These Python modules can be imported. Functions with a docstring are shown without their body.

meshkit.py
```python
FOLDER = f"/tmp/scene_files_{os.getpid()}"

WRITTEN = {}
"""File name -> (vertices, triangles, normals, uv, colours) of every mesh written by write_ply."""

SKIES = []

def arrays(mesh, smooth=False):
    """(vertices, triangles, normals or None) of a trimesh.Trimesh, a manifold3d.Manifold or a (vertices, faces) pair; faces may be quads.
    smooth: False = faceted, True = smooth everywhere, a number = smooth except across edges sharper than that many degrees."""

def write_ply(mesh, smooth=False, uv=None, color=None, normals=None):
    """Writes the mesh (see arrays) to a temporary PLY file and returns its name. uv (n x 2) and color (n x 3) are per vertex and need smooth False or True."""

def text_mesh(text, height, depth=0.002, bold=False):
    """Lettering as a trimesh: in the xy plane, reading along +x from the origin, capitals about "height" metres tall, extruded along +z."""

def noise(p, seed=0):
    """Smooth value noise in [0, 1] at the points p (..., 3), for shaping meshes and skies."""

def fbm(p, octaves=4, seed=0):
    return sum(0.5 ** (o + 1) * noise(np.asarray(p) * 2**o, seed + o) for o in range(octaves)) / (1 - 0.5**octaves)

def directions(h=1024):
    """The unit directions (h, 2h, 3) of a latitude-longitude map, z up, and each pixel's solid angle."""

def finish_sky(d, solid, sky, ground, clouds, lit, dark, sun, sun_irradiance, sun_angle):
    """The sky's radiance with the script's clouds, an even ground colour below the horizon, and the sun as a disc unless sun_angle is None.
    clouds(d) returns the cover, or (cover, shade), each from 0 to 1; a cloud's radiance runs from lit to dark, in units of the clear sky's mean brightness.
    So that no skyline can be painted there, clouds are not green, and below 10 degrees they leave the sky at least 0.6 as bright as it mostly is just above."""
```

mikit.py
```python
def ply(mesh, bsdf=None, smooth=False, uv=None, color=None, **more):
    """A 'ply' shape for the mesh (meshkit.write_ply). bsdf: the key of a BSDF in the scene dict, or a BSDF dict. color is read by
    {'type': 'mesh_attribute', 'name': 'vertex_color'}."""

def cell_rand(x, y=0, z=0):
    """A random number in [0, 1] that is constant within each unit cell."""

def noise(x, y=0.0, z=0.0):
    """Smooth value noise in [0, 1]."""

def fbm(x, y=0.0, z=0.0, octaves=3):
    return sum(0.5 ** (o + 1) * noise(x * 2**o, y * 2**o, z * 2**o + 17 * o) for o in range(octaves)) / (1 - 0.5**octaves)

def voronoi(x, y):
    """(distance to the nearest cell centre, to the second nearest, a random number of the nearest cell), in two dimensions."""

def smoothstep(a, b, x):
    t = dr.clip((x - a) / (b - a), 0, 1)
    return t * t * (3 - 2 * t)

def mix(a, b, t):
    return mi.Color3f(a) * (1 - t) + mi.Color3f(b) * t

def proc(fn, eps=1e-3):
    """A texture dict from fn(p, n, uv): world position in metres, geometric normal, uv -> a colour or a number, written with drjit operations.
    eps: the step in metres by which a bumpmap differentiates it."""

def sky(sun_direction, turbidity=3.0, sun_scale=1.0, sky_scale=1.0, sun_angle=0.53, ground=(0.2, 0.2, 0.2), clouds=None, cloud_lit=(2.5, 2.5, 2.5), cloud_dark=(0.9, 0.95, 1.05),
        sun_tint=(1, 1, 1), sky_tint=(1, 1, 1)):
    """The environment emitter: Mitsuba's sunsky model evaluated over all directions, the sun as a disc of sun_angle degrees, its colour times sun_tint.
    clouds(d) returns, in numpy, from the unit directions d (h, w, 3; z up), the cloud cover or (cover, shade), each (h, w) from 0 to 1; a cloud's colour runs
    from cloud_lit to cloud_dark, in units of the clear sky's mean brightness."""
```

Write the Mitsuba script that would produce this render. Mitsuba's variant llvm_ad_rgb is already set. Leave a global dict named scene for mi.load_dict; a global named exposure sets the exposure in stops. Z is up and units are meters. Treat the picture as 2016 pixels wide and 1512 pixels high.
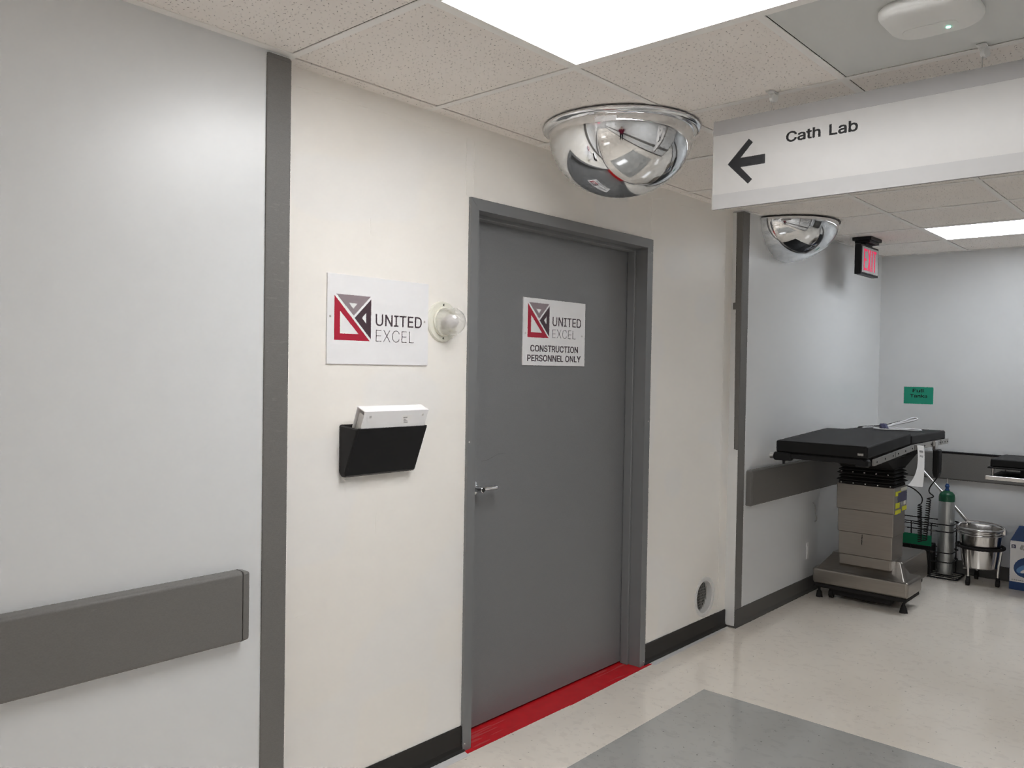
import math, random
import numpy as np, trimesh, drjit as dr, mitsuba as mi
import manifold3d as m3
from shapely.geometry import Polygon, Point, box as sbox
from shapely.ops import unary_union
import mikit, meshkit
from mikit import proc, noise, fbm, cell_rand, smoothstep, mix

random.seed(7); rng = np.random.default_rng(7)
T = mi.ScalarTransform4f
scene, labels = {}, {}

# ------------------------------------------------------------------ camera, light level
EYE = np.array([0.0, 0.0, 1.522])
FWD = np.array([0.74618492, 0.66542532, -0.02042558])
UP = np.array([0.00409119, 0.0260971, 0.99965104])
scene['camera'] = {'type': 'perspective', 'fov': 63.94, 'fov_axis': 'x', 'near_clip': 0.02, 'far_clip': 60.0,
                   'to_world': T().look_at(origin=EYE.tolist(), target=(EYE + FWD).tolist(), up=UP.tolist())}
exposure = 0.74
LAMP = [7.65, 7.7, 7.8]        # radiance of the ceiling light diffusers

# ------------------------------------------------------------------ room dimensions
ZC = 2.465          # underside of the ceiling grid
YW = 2.217          # corridor wall plane
YB = 2.275          # cream barrier wall plane, set back in the opening
XL, XR = 1.432, 4.497   # the opening
XE = 6.97           # back wall of the alcove
YO = -0.52          # opposite corridor wall
XO = 4.53           # where the opposite wall ends

# ------------------------------------------------------------------ mesh helpers
def hullpts(p): return trimesh.convex.convex_hull(np.asarray(p, float))
def cbox(x0, x1, y0, y1, z0, z1, c=0.0):
    if c <= 0:
        m = trimesh.creation.box((x1-x0, y1-y0, z1-z0)); m.apply_translation(((x0+x1)/2, (y0+y1)/2, (z0+z1)/2)); return m
    P = []
    for x, sx in ((x0, 1), (x1, -1)):
        for y, sy in ((y0, 1), (y1, -1)):
            for z, sz in ((z0, 1), (z1, -1)):
                P += [(x+sx*c, y+sy*c, z), (x+sx*c, y, z+sz*c), (x, y+sy*c, z+sz*c)]
    return hullpts(P)
_ico = trimesh.creation.icosphere(2).vertices
def rbox(x0, x1, y0, y1, z0, z1, r):
    return hullpts(np.vstack([_ico*r + [x, y, z] for x in (x0+r, x1-r) for y in (y0+r, y1-r) for z in (z0+r, z1-r)]))
def hull_of(*ms): return hullpts(np.vstack([m.vertices if hasattr(m, 'vertices') else np.asarray(m) for m in ms]))
def cat(*ms): return trimesh.util.concatenate([m for m in ms])
def man(m): return m3.Manifold(m3.Mesh(np.asarray(m.vertices, np.float32), np.asarray(m.faces, np.uint32)))
def tri(m):
    q = m.to_mesh(); return trimesh.Trimesh(q.vert_properties[:, :3], q.tri_verts, process=False)
def frame(z):
    z = np.asarray(z, float); z = z/np.linalg.norm(z)
    x = np.cross([0, 0, 1] if abs(z[2]) < .9 else [1, 0, 0], z); x /= np.linalg.norm(x)
    return np.stack([x, np.cross(z, x), z], 1)
def cyl(p, q, r, n=24, r2=None):
    p, q = np.asarray(p, float), np.asarray(q, float); F = frame(q-p)
    a = np.arange(n)*2*np.pi/n; ring = np.stack([np.cos(a), np.sin(a), 0*a], 1)
    return hullpts(np.vstack([p + (ring*r)@F.T, q + (ring*(r if r2 is None else r2))@F.T]))
def tube(pts, r, n=8, closed=False):
    p = np.asarray(pts, float); k = len(p)
    if closed: t = np.roll(p, -1, 0) - np.roll(p, 1, 0)
    else: t = np.gradient(p, axis=0)
    t /= np.linalg.norm(t, axis=1, keepdims=True) + 1e-12
    a = np.cross(t[0], [0, 0, 1.0] if abs(t[0][2]) < .9 else [1.0, 0, 0]); A = []
    for i in range(k):
        a = a - t[i]*(a@t[i]); a /= np.linalg.norm(a) + 1e-12; A.append(a)
    A = np.array(A); B = np.cross(t, A); g = np.arange(n)*2*np.pi/n
    v = (p[:, None] + r*(np.cos(g)[None, :, None]*A[:, None] + np.sin(g)[None, :, None]*B[:, None])).reshape(-1, 3)
    F = []
    for i in range(k if closed else k-1):
        j2 = (i+1) % k
        for j in range(n):
            q = (j+1) % n
            F += [(i*n+j, i*n+q, j2*n+q), (i*n+j, j2*n+q, j2*n+j)]
    if not closed:
        v = np.vstack([v, p[0], p[-1]]); s, e = len(v)-2, len(v)-1
        for j in range(n):
            q = (j+1) % n; F += [(s, q, j), (e, (k-1)*n+j, (k-1)*n+q)]
    return trimesh.Trimesh(v, F, process=False)
def smooth_path(pts, per=8):
    from scipy.interpolate import CubicSpline
    p = np.asarray(pts, float); d = np.r_[0, np.cumsum(np.linalg.norm(np.diff(p, axis=0), axis=1))]
    return CubicSpline(d, p)(np.linspace(0, d[-1], per*(len(p)-1)+1))
def lathe(prof, c, n=48, axis='z'):
    """prof: (radius, height) from bottom to top; closed at both ends when the radius is zero there."""
    a = np.arange(n)*2*np.pi/n; V, F = [], []
    for r, h in prof: V.append(np.stack([r*np.cos(a), r*np.sin(a), np.full(n, h)], 1))
    k = len(prof)
    for i in range(k-1):
        for j in range(n):
            q = (j+1) % n
            F += [(i*n+j, i*n+q, (i+1)*n+q), (i*n+j, (i+1)*n+q, (i+1)*n+j)]
    m = trimesh.Trimesh(np.vstack(V), F, process=False); m.merge_vertices(); m.update_faces(m.nondegenerate_faces())
    if axis == '-y': m.vertices = np.stack([m.vertices[:, 0], -m.vertices[:, 2], m.vertices[:, 1]], 1)
    if axis == '-z': m.vertices = m.vertices*[1, -1, -1]
    m.apply_translation(c); return m
def poly(p, depth):
    return cat(*[trimesh.creation.extrude_polygon(g, depth, engine='earcut') for g in getattr(p, 'geoms', [p]) if g.area > 0])
MY = np.array([[1, 0, 0], [0, 0, -1], [0, 1, 0]], float)      # drawing on a face that looks towards -Y (reads along +X)
MX = np.array([[0, 0, -1], [-1, 0, 0], [0, 1, 0]], float)     # drawing on a face that looks towards -X (reads along -Y)
def turned(m, M, at):
    m = m.copy(); m.vertices = m.vertices@M.T + np.asarray(at, float); return m
def on_y(p, y, depth): return turned(poly(p, depth) if not isinstance(p, trimesh.Trimesh) else p, MY, (0, y, 0))
def on_x(p, x, depth): return turned(poly(p, depth) if not isinstance(p, trimesh.Trimesh) else p, MX, (x, 0, 0))
def text2d(s, x0, x1, z0, z1, bold=False, thin=0.0):
    """The lettering as a plane shape that fills the given box."""
    m = meshkit.text_mesh(s, 1.0, 0.2, bold)
    top = np.abs(m.vertices[m.faces][:, :, 2] - 0.2).max(1) < 1e-6
    g = unary_union([Polygon(t[:, :2]).buffer(1e-4) for t in m.vertices[m.faces[top]]])
    if thin: g = g.buffer(-thin)
    from shapely import affinity
    a, b, c, d = g.bounds
    g = affinity.translate(g, -a, -b)
    return affinity.translate(affinity.scale(g, (x1-x0)/(c-a), (z1-z0)/(d-b), origin=(0, 0)), x0, z0).simplify((z1-z0)*.006)

# ------------------------------------------------------------------ scene helpers
def numbered(name):
    k, i = name, 0
    while k in scene or k in labels or any(q.startswith(k + '__') for q in scene): i += 1; k = f'{name}_{i:03d}'
    return k
def put(key, mesh, mat, smooth=False, **kw):
    scene[key] = mikit.ply(mesh, mat, smooth=smooth, **kw); return key
def thing(name, label, cat_, group=None):
    k = numbered(name); labels[k] = {'label': label, 'category': cat_}
    if group: labels[k]['group'] = group
    return k
def solo(name, mesh, mat, label, cat_, smooth=False, group=None, **kw):
    k = thing(name, label, cat_, group); put(k, mesh, mat, smooth, **kw); return k
def part(holder, name, mesh, mat, smooth=False, label=None, **kw):
    k = numbered(holder + '__' + name); put(k, mesh, mat, smooth, **kw)
    if label: labels[k] = {'label': label}
    return k
def struct(name, label, mesh=None, mat=None, smooth=False):
    k = numbered(name); labels[k] = {'label': label, 'kind': 'structure'}
    if mesh is not None: put(k, mesh, mat, smooth)
    return k

# ------------------------------------------------------------------ materials
def P(base, rough=.5, spec=.5, **kw):
    b = {'type': 'rgb', 'value': list(base)} if isinstance(base, (list, tuple)) else base
    return {'type': 'twosided', 'bsdf': {'type': 'principled', 'base_color': b, 'roughness': rough, 'specular': spec, **kw}}
def mat(name, b): scene['mat_' + name] = b; return 'mat_' + name
def f_wall(p, n, uv):
    t = fbm(p.x*1.3+p.y*2.1, p.z*1.3, 3.0, 3)
    return mix((.675, .685, .69), (.705, .715, .72), t)
def f_cream(p, n, uv):
    t = fbm(p.x*2.2, p.z*2.2, 1.0, 3)
    patch = smoothstep(.60, .72, noise(p.x*3.1+9, p.z*4.3, 2.0))
    c = mix((.865, .83, .775), (.885, .855, .80), t)
    return mix(c, (.85, .835, .81), patch*.6)
def dashes(x, y, cell, dens, half, thin, seed):
    """Little dark fissures: one short stroke in some of the cells."""
    cx, cy = dr.floor(x/cell), dr.floor(y/cell)
    r = lambda s: cell_rand(cx, cy, seed+s)
    lx, ly = x/cell - cx - (.35+.3*r(1)), y/cell - cy - (.35+.3*r(2))
    a = r(3)*3.14159; u, v = lx*dr.cos(a)+ly*dr.sin(a), -lx*dr.sin(a)+ly*dr.cos(a)
    h = half*(.4+.9*r(4))
    v = v + .03*dr.sin(u*12.0+6*r(5))
    d = dr.sqrt(dr.square(dr.maximum(dr.abs(u)-h, 0)) + v*v)
    return dr.select(r(6) < dens, 1-smoothstep(thin*.5, thin*1.2, d), 0)
def f_tile(p, n, uv):
    x, y = p.x, p.y
    d = dr.maximum(dashes(x, y, .021, .55, .105, .062, 11), dashes(x+.37, y+.19, .014, .36, .07, .055, 31))
    d = dr.maximum(d, .8*dashes(x*.8+y*.6+.11, y*.8-x*.6+.53, .030, .50, .075, .036, 51))
    c = mix((.76, .715, .67), (.79, .75, .71), fbm(x*7, y*7, 0.0, 3))
    return mix(c, (.13, .115, .10), d*.92)
def f_floor(p, n, uv):
    b = mix((.76, .705, .63), (.83, .775, .70), fbm(p.x*3.0, p.y*3.0, 0.0, 4))
    sm = smoothstep(.60, .75, fbm(p.x*42, p.y*30, 5.0, 3))
    b = mix(b, (.68, .625, .56), sm*.35)
    d = dr.maximum(dashes(p.x+.2, p.y, .075, .28, .045, .024, 71), .45*dashes(p.x*.8+p.y*.6, p.y*.8-p.x*.6, .034, .26, .075, .035, 91))
    return mix(b, (.16, .14, .115), d*.8)
def f_inlay(p, n, uv):
    b = mix((.365, .365, .35), (.405, .405, .39), fbm(p.x*5.0, p.y*5.0, 0.0, 4))
    sm = smoothstep(.58, .75, fbm(p.x*42, p.y*30, 9.0, 3))
    b = mix(b, (.31, .31, .30), sm*.35)
    d = dr.maximum(dashes(p.x+.27, p.y, .070, .30, .045, .03, 171), .45*dashes(p.x*.8+p.y*.6, p.y*.8-p.x*.6, .034, .26, .07, .035, 191))
    return mix(b, (.06, .06, .058), d*.8)
def f_guard(p, n, uv):
    t = noise(p.x*320, p.y*320, p.z*320)
    scr = smoothstep(.86, .90, noise(p.x*40+p.y*40, p.z*260, 4.0))*smoothstep(.72, .8, noise(p.x*7, p.z*3, 8.0))
    return mix(mix((.142, .138, .131), (.163, .159, .151), t), (.30, .29, .27), scr*.15)
def f_door(p, n, uv):
    t = noise(p.x*260, p.y*260, p.z*260)
    ln = dr.abs(p.z - (1.135 + .12*(p.x-2.52) + .006*dr.sin(p.x*37)))      # the pencil-like scratch by the handle
    s = (1-smoothstep(.0006, .0016, ln))*smoothstep(2.47, 2.50, p.x)*(1-smoothstep(2.60, 2.64, p.x))
    return mix(mix((.172, .176, .180), (.187, .191, .195), t), (.07, .07, .07), s*.4)
def f_steel(p, n, uv):
    t = fbm(p.x*9+p.y*9, p.z*230, 2.0, 2)
    return mix((.305, .28, .252), (.34, .315, .285), t)
def f_tape(p, n, uv):
    t = fbm(p.x*30, p.y*30, 3.0, 3)
    scuff = smoothstep(.72, .80, noise(p.x*8, p.y*120, 1.0))*smoothstep(.5, .6, noise(p.x*4, 1.0, 2.0))
    return mix(mix((.50, .008, .014), (.57, .011, .018), t), (.62, .18, .18), scuff*.28)
wall_m = mat('wall', P(proc(f_wall), .32, .65))
cream_m = mat('cream', P(proc(f_cream), .36, .5))
tile_m = mat('ceiling_tile', P(proc(f_tile), .95, .1))
smooth_tile_m = mat('smooth_tile', P((.58, .59, .575), .6, .3))
grid_m = mat('grid', P((.80, .785, .755), .6, .3))
floor_m = mat('floor', P(proc(f_floor), .14, .9))
inlay_m = mat('inlay', P(proc(f_inlay), .14, .9))
guard_m = mat('guard', P(proc(f_guard), .5, .4))
door_m = mat('door', P(proc(f_door), .42, .5))
frame_m = mat('frame', P((.172, .177, .180), .36, .5))
steel_m = mat('steel', P(proc(f_steel), .30, .5, metallic=.9))
shiny_m = mat('shiny', P((.72, .70, .68), .14, .5, metallic=1.0))
rail_m = mat('rail_steel', P((.40, .395, .38), .35, .5, metallic=.6))
chrome_m = mat('chrome', {'type': 'conductor', 'specular_reflectance': {'type': 'rgb', 'value': [.86, .87, .88]}})
black_m = mat('black', P((.009, .009, .010), .4, .25))
base_black_m = mat('base_black', P((.010, .009, .008), .45, .4))
base_grey_m = mat('base_grey', P((.085, .083, .078), .5, .4))
pad_m = mat('pad', P((.008, .008, .0085), .5, .22))
rubber_m = mat('rubber', P((.012, .011, .011), .7, .3))
white_m = mat('white', P((.83, .825, .83), .35, .5))
paper_m = mat('paper', P((.82, .81, .80), .7, .2))
plastic_m = mat('plastic_tape', P((.70, .70, .69), .30, .5))
ivory_m = mat('ivory', P((.72, .71, .62), .4, .5))
offwhite_m = mat('off_white', P((.66, .66, .64), .4, .5))
red_m = mat('red', P((.40, .016, .04), .45, .4))
mauve_m = mat('mauve', P((.28, .225, .245), .45, .4))
plum_m = mat('plum', P((.062, .036, .046), .45, .4))
ink_m = mat('ink', P((.055, .04, .048), .5, .3))
dark_m = mat('dark', P((.008, .008, .008), .5, .2))
sgrey_m = mat('sign_grey', P((.30, .292, .29), .4, .5))
swhite_m = mat('sign_white', P((.41, .398, .385), .35, .5))
slight_m = mat('sign_light_grey', P((.345, .338, .333), .4, .5))
redtape_m = mat('red_tape', P(proc(f_tape), .32, .5))
glass_m = mat('dome_glass', {'type': 'blendbsdf', 'weight': {'type': 'rgb', 'value': .14}, 'a': {'type': 'thindielectric', 'int_ior': 1.5}, 'b': {'type': 'twosided', 'bsdf': {'type': 'diffuse', 'reflectance': {'type': 'rgb', 'value': [.70, .69, .66]}}}})
bulb_m = mat('bulb', P((.62, .60, .59), .4, .4))
green_m = mat('green', P((.004, .16, .075), .4, .5))
sheet_m = mat('green_sheet', P((.02, .30, .19), .5, .3))
tank_m = mat('tank', P((.55, .56, .55), .34, .5, metallic=.85))
tankg_m = mat('tank_green', P((.008, .085, .04), .3, .5))
blue_m = mat('blue', P((.015, .06, .20), .4, .4))
skyblue_m = mat('sky_blue', P((.10, .25, .50), .4, .4))
yellow_m = mat('yellow', P((.62, .60, .04), .5, .3))
navy_m = mat('navy', P((.05, .05, .11), .4, .4))
cable_m = mat('cable_white', P((.62, .62, .63), .5, .3))
clip_m = mat('clip', P((.66, .66, .65), .4, .4))
wire_m = mat('wire', P((.40, .39, .37), .5, .5, metallic=.3))
skin_m = mat('skin', P((.55, .36, .27), .5, .4))
shirt_m = mat('shirt', P((.16, .012, .035), .8, .2))
trouser_m = mat('trousers', P((.018, .019, .024), .85, .2))
hair_m = mat('hair', P((.03, .022, .016), .6, .3))
screen_m = mat('screen', P((.02, .02, .022), .2, .5))

# ------------------------------------------------------------------ the shell
k = struct('floor', 'speckled cream vinyl floor with a grey inlay', cbox(-9.2, 7.3, -3.2, 2.62, -.1, 0), floor_m)
part('floor', 'grey_inlay', cbox(1.70, 3.527, .055, 1.885, -.003, .0006), inlay_m, label='grey speckled square inlaid in the cream floor')
struct('wall_left', 'pale blue grey corridor wall left of the barrier', cbox(-9, XL, YW, YW+.4, 0, 2.62), wall_m)
struct('wall_right', 'pale blue grey wall behind the operating table', cbox(XR, XE+.2, YW, YW+.4, 0, 2.62), wall_m)
struct('wall_back', 'pale blue grey back wall of the alcove', cbox(XE, XE+.2, -3.2, YW+.1, 0, 2.62), wall_m)
struct('wall_opposite', 'pale blue grey wall on the other side of the corridor', cbox(-9, XO, YO-.3, YO, 0, 2.62), wall_m)
struct('wall_end', 'far end wall of the corridor', cbox(-9.2, -9, YO-.3, YW+.4, 0, 2.62), wall_m)
struct('wall_side', 'far side wall of the alcove', cbox(XO-.2, XE+.2, -3.2, -3.0, 0, 2.62), wall_m)
struct('wall_corner', 'wall turning into the alcove', cbox(XO-.3, XO, -3.0, YO-.3, 0, 2.62), wall_m)
# cream barrier wall with the door opening and the vent hole
HX0, HX1, HZ = 2.305, 3.575, 2.160      # hole for the frame
VC = (4.243, .224); VR = .092
w = man(cbox(XL-.08, XR+.08, YB, YB+.11, 0, 2.62)) - man(cbox(HX0, HX1, YB-.1, YB+.3, -.1, HZ)) - man(cyl((VC[0], YB-.1, VC[1]), (VC[0], YB+.3, VC[1]), VR, 40))
struct('wall_center', 'cream temporary wall closing the opening, with the grey door', tri(w), cream_m)
def strip(name, x0, x1, z0, z1, t=.0012, lab=None): part('wall_center', name, cbox(x0, x1, YB-t, YB+.002, z0, z1), cream_m)
strip('joint_tape', 2.262, 2.285, 2.19, 2.44); strip('joint_tape', 2.305, 2.352, 2.19, 2.44); strip('joint_tape', 1.44, 4.40, 2.405, 2.452)
strip('joint_tape', 3.60, 3.645, 2.20, 2.43); strip('joint_tape', 4.40, 4.455, .10, 2.45)
strip('paint_patch', 1.84, 1.99, .925, 1.0, .0006); strip('paint_patch', 1.80, 1.91, 1.975, 2.03, .0006); strip('paint_patch', 1.455, 1.56, .60, .70, .0006)

# ceiling: slab, T-bar grid, lay-in tiles
struct('ceiling', 'suspended ceiling of fissured lay-in tiles', cbox(-9.2, 7.3, -3.2, 2.62, 2.62, 2.7), base_grey_m)
XB = [1.438 - .615*i for i in range(17, 0, -1)] + [1.438, 2.062, 2.686, 3.288, 3.892, 4.478, 5.087, 5.728, 6.338]
YBAR = [1.597 - .6096*i for i in range(0, 8)]
HB = .012
xe = [-9.0] + XB + [XE]
ye = [YW-.002] + YBAR + [-3.0]
LIGHTS = [(1.438, 2.062, 2, 3), (-3.482, -2.867, 2, 3), (-7.172, -6.557, 2, 3), (5.728, 6.338, 2, 3), (5.728, 6.338, 6, 7)]
LEVEL = [(1, 1, 1)]*3 + [(.52, .545, .57), (.34, .355, .37)]
bars = [cbox(x-HB, x+HB, -3.0, 2.275, ZC, ZC+.003) for x in XB]
for jy, y in enumerate(YBAR):
    cut = [(a_[0], a_[1]) for a_ in LIGHTS if a_[2]-1 == jy]
    for xa, xb in zip([-9.0]+[c_[1] for c_ in sorted(cut)], [c_[0] for c_ in sorted(cut)]+[XE]): bars.append(cbox(xa, xb, y-HB, y+HB, ZC+.0002, ZC+.0032))
bars += [cbox(-9, XL, YW-.030, YW, ZC, ZC+.003), cbox(XR, XE, YW-.022, YW, ZC, ZC+.003), cbox(XE-.022, XE, -3, YW, ZC, ZC+.003)]
part('ceiling', 'grid', cat(*bars), grid_m, label='pale metal grid carrying the ceiling tiles')
def lit(x0, j):
    return any(abs(x0-a[0]) < .02 and j+1 in (a[2]-0, a[3]-0) for a in LIGHTS)
tile_no = 0
for i in range(len(xe)-1):
    for j in range(len(ye)-1):
        x0, x1, y1, y0 = xe[i], xe[i+1], ye[j], ye[j+1]
        if x1-x0 < .05 or lit(x0, j): continue
        if x1 <= XO-.35 and y0 < YO-.3: continue
        g = .0126
        zz = ZC + .0024 + .0010*rng.random()
        is_smooth = abs(x0-2.062) < .01 and j == 2
        m = cbox(x0+g, x1-g, y0+g, y1-(g if j else 0), zz, zz+.016, .002)
        part('ceiling', 'tile', m, smooth_tile_m if is_smooth else tile_m, label='smooth grey ceiling panel carrying the access point' if is_smooth else None)
for x0, x1 in ((XL+.01, 2.05), (2.074, 2.674), (2.698, 3.276), (3.30, 3.88), (3.904, XR-.01)):
    part('ceiling', 'tile', cbox(x0, x1, YW+.0035, YB+.004, ZC+.001, ZC+.02, .001), tile_m)

# baseboards
def cove(x0, x1, y, h=.102, t=.006, toe=.016):
    prof = [(0, 0), (toe, 0), (toe, .004), (t+.004, .012), (t, .026), (t, h-.003), (t-.003, h), (0, h)]
    m = poly(Polygon(prof), x1-x0)          # x: out of the wall, y: up, z: along
    v = m.vertices; m.vertices = np.stack([x0 + v[:, 2], y - v[:, 0], v[:, 1]], 1); m.invert(); return m
def cove_x(y0, y1, x, **kw):
    m = cove(0, y1-y0, 0, **kw); v = m.vertices; m.vertices = np.stack([x + v[:, 1], y1 - v[:, 0], v[:, 2]], 1); return m
struct('baseboard_center', 'black cove base left of the grey door', cove(XL-.02, 2.290, YB), base_black_m)
struct('baseboard_center', 'black cove base right of the grey door', cove(3.594, XR-.004, YB), base_black_m)
b = cat(cove(XR-.006, XE, YW, h=.105), cbox(XR-.006, XR, YW-.006, YB-.005, 0, .105))
struct('baseboard_right', 'dark grey cove base behind the operating table', b, base_grey_m)
struct('baseboard_back', 'dark grey cove base along the back wall', cove_x(-3, YW, XE), base_grey_m)
struct('baseboard_left', 'dark grey cove base of the left corridor wall', cove(-9, XL, YW), base_grey_m)
m = cove(-XO, 9, -YO); m.vertices = m.vertices*[-1, -1, 1]
struct('baseboard_opposite', 'dark grey cove base of the opposite wall', m, base_grey_m)

# corner guards
def guard(x0, x1, z0, z1, label, corner):
    m = [cbox(x0, x1, YW-.005, YW+.001, z0, z1-.012, .0015), cbox(x0, x1, YW-.007, YW+.001, z1-.014, z1, .003)]
    c = x0 if corner < 0 else x1
    m.append(cbox(c-.004, c+.004, YW-.003, YB+.02, z0, z1-.003, .001))
    return struct('trim_1', label, cat(*m), guard_m)
guard(1.353, 1.434, 0, 2.458, 'grey corner guard strip left of the cream wall', 1)
guard(4.495, 4.580, .105, 2.460, 'grey corner guard strip right of the cream wall', -1)

# ------------------------------------------------------------------ door
d = struct('door_1', 'grey metal door in a grey frame')
FY0, FY1 = 2.263, 2.2755
iX0, iX1, iZ, oX0, oX1, oZ = 2.3275, 3.552, 2.1375, 2.281, 3.602, 2.183
def member(face, boxes):
    f = on_y(Polygon(face), FY1, FY1-FY0)
    return cat(f, *boxes)
jl = part(d, 'jamb', member([(oX0, 0), (iX0, 0), (iX0, iZ), (oX0, oZ)], [cbox(iX0-.018, iX0, FY0+.001, 2.43, 0, iZ+.01), cbox(iX0-.002, iX0+.016, 2.328, 2.374, 0, iZ, .003), cbox(oX0, oX0+.003, FY1-.001, YB+.004, 0, oZ)]), frame_m)
jr = part(d, 'jamb', member([(iX1, 0), (oX1, 0), (oX1, oZ), (iX1, iZ)], [cbox(iX1, iX1+.018, FY0+.001, 2.43, 0, iZ+.01), cbox(iX1-.016, iX1+.002, 2.328, 2.374, 0, iZ, .003)]), frame_m)
part(d, 'head', member([(oX0+.0008, oZ), (iX0+.0006, iZ), (iX1-.0006, iZ), (oX1-.0008, oZ)], [cbox(iX0, iX1, FY0+.001, 2.43, iZ, iZ+.018), cbox(iX0, iX1, 2.328, 2.374, iZ-.016, iZ+.002, .003)]), frame_m)
part(d, 'panel', cbox(iX0+.003, iX1-.003, 2.376, 2.42, .008, iZ-.003, .0015), door_m)
def screw(x, z, r=.0035): return lathe([(0, 0), (r, 0), (r, .001), (r*.6, .0022), (0, .0026)], (x, FY0, z), 12, '-y')
for h, x, z in ((jl, 2.291, 1.225), (jl, 2.291, .03), (jr, 3.588, 2.115), (jr, 3.588, 1.258), (jr, 3.588, .022)):
    part(h, 'screw', screw(x, z), shiny_m, 30)
h = part(d, 'handle', lathe([(0, 0), (.034, 0), (.034, .004), (.030, .009), (.013, .012), (.013, .050), (.0125, .066), (.0105, .068), (0, .068)], (2.424, 2.376, 1.018), 32, '-y'), chrome_m, 35, label='chrome lever handle with a round rose')
lev = smooth_path([(2.428, 2.322, 1.020), (2.46, 2.320, 1.021), (2.50, 2.322, 1.019), (2.522, 2.326, 1.017), (2.530, 2.345, 1.015)], 6)
lm = tube(lev, .0105, 14); lm.vertices[:, 2] = 1.018 + (lm.vertices[:, 2]-1.018)*.85
part(h, 'lever', lm, chrome_m, 50)

# red tape on the threshold, pale tape along the black base
solo('floor_tape', poly(Polygon([(2.283, 2.238), (2.93, 2.232), (2.932, 2.228), (3.645, 2.244), (3.630, 2.262), (3.552, 2.262), (3.552, 2.40), (2.328, 2.40), (2.328, 2.262), (2.292, 2.262)]), .0009), redtape_m, 'strip of red tape on the floor under the grey door', 'tape')
solo('clear_tape', cbox(1.5, 2.284, 2.222, 2.262, 0, .0007), plastic_m, 'whitish tape strip on the floor left of the red tape', 'tape')
solo('clear_tape', poly(Polygon([(3.636, 2.225), (4.50, 2.247), (4.495, 2.262), (3.632, 2.262)]), .0007), plastic_m, 'whitish tape strip on the floor right of the red tape', 'tape')
tp = Polygon([(2.276, 2.455), (2.252, 2.455), (2.249, 1.925), (2.264, 1.925), (2.264, 1.885), (2.246, 1.885), (2.238, 1.06), (2.213, 1.055), (2.212, .028), (2.222, .012), (2.276, .012)])
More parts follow.
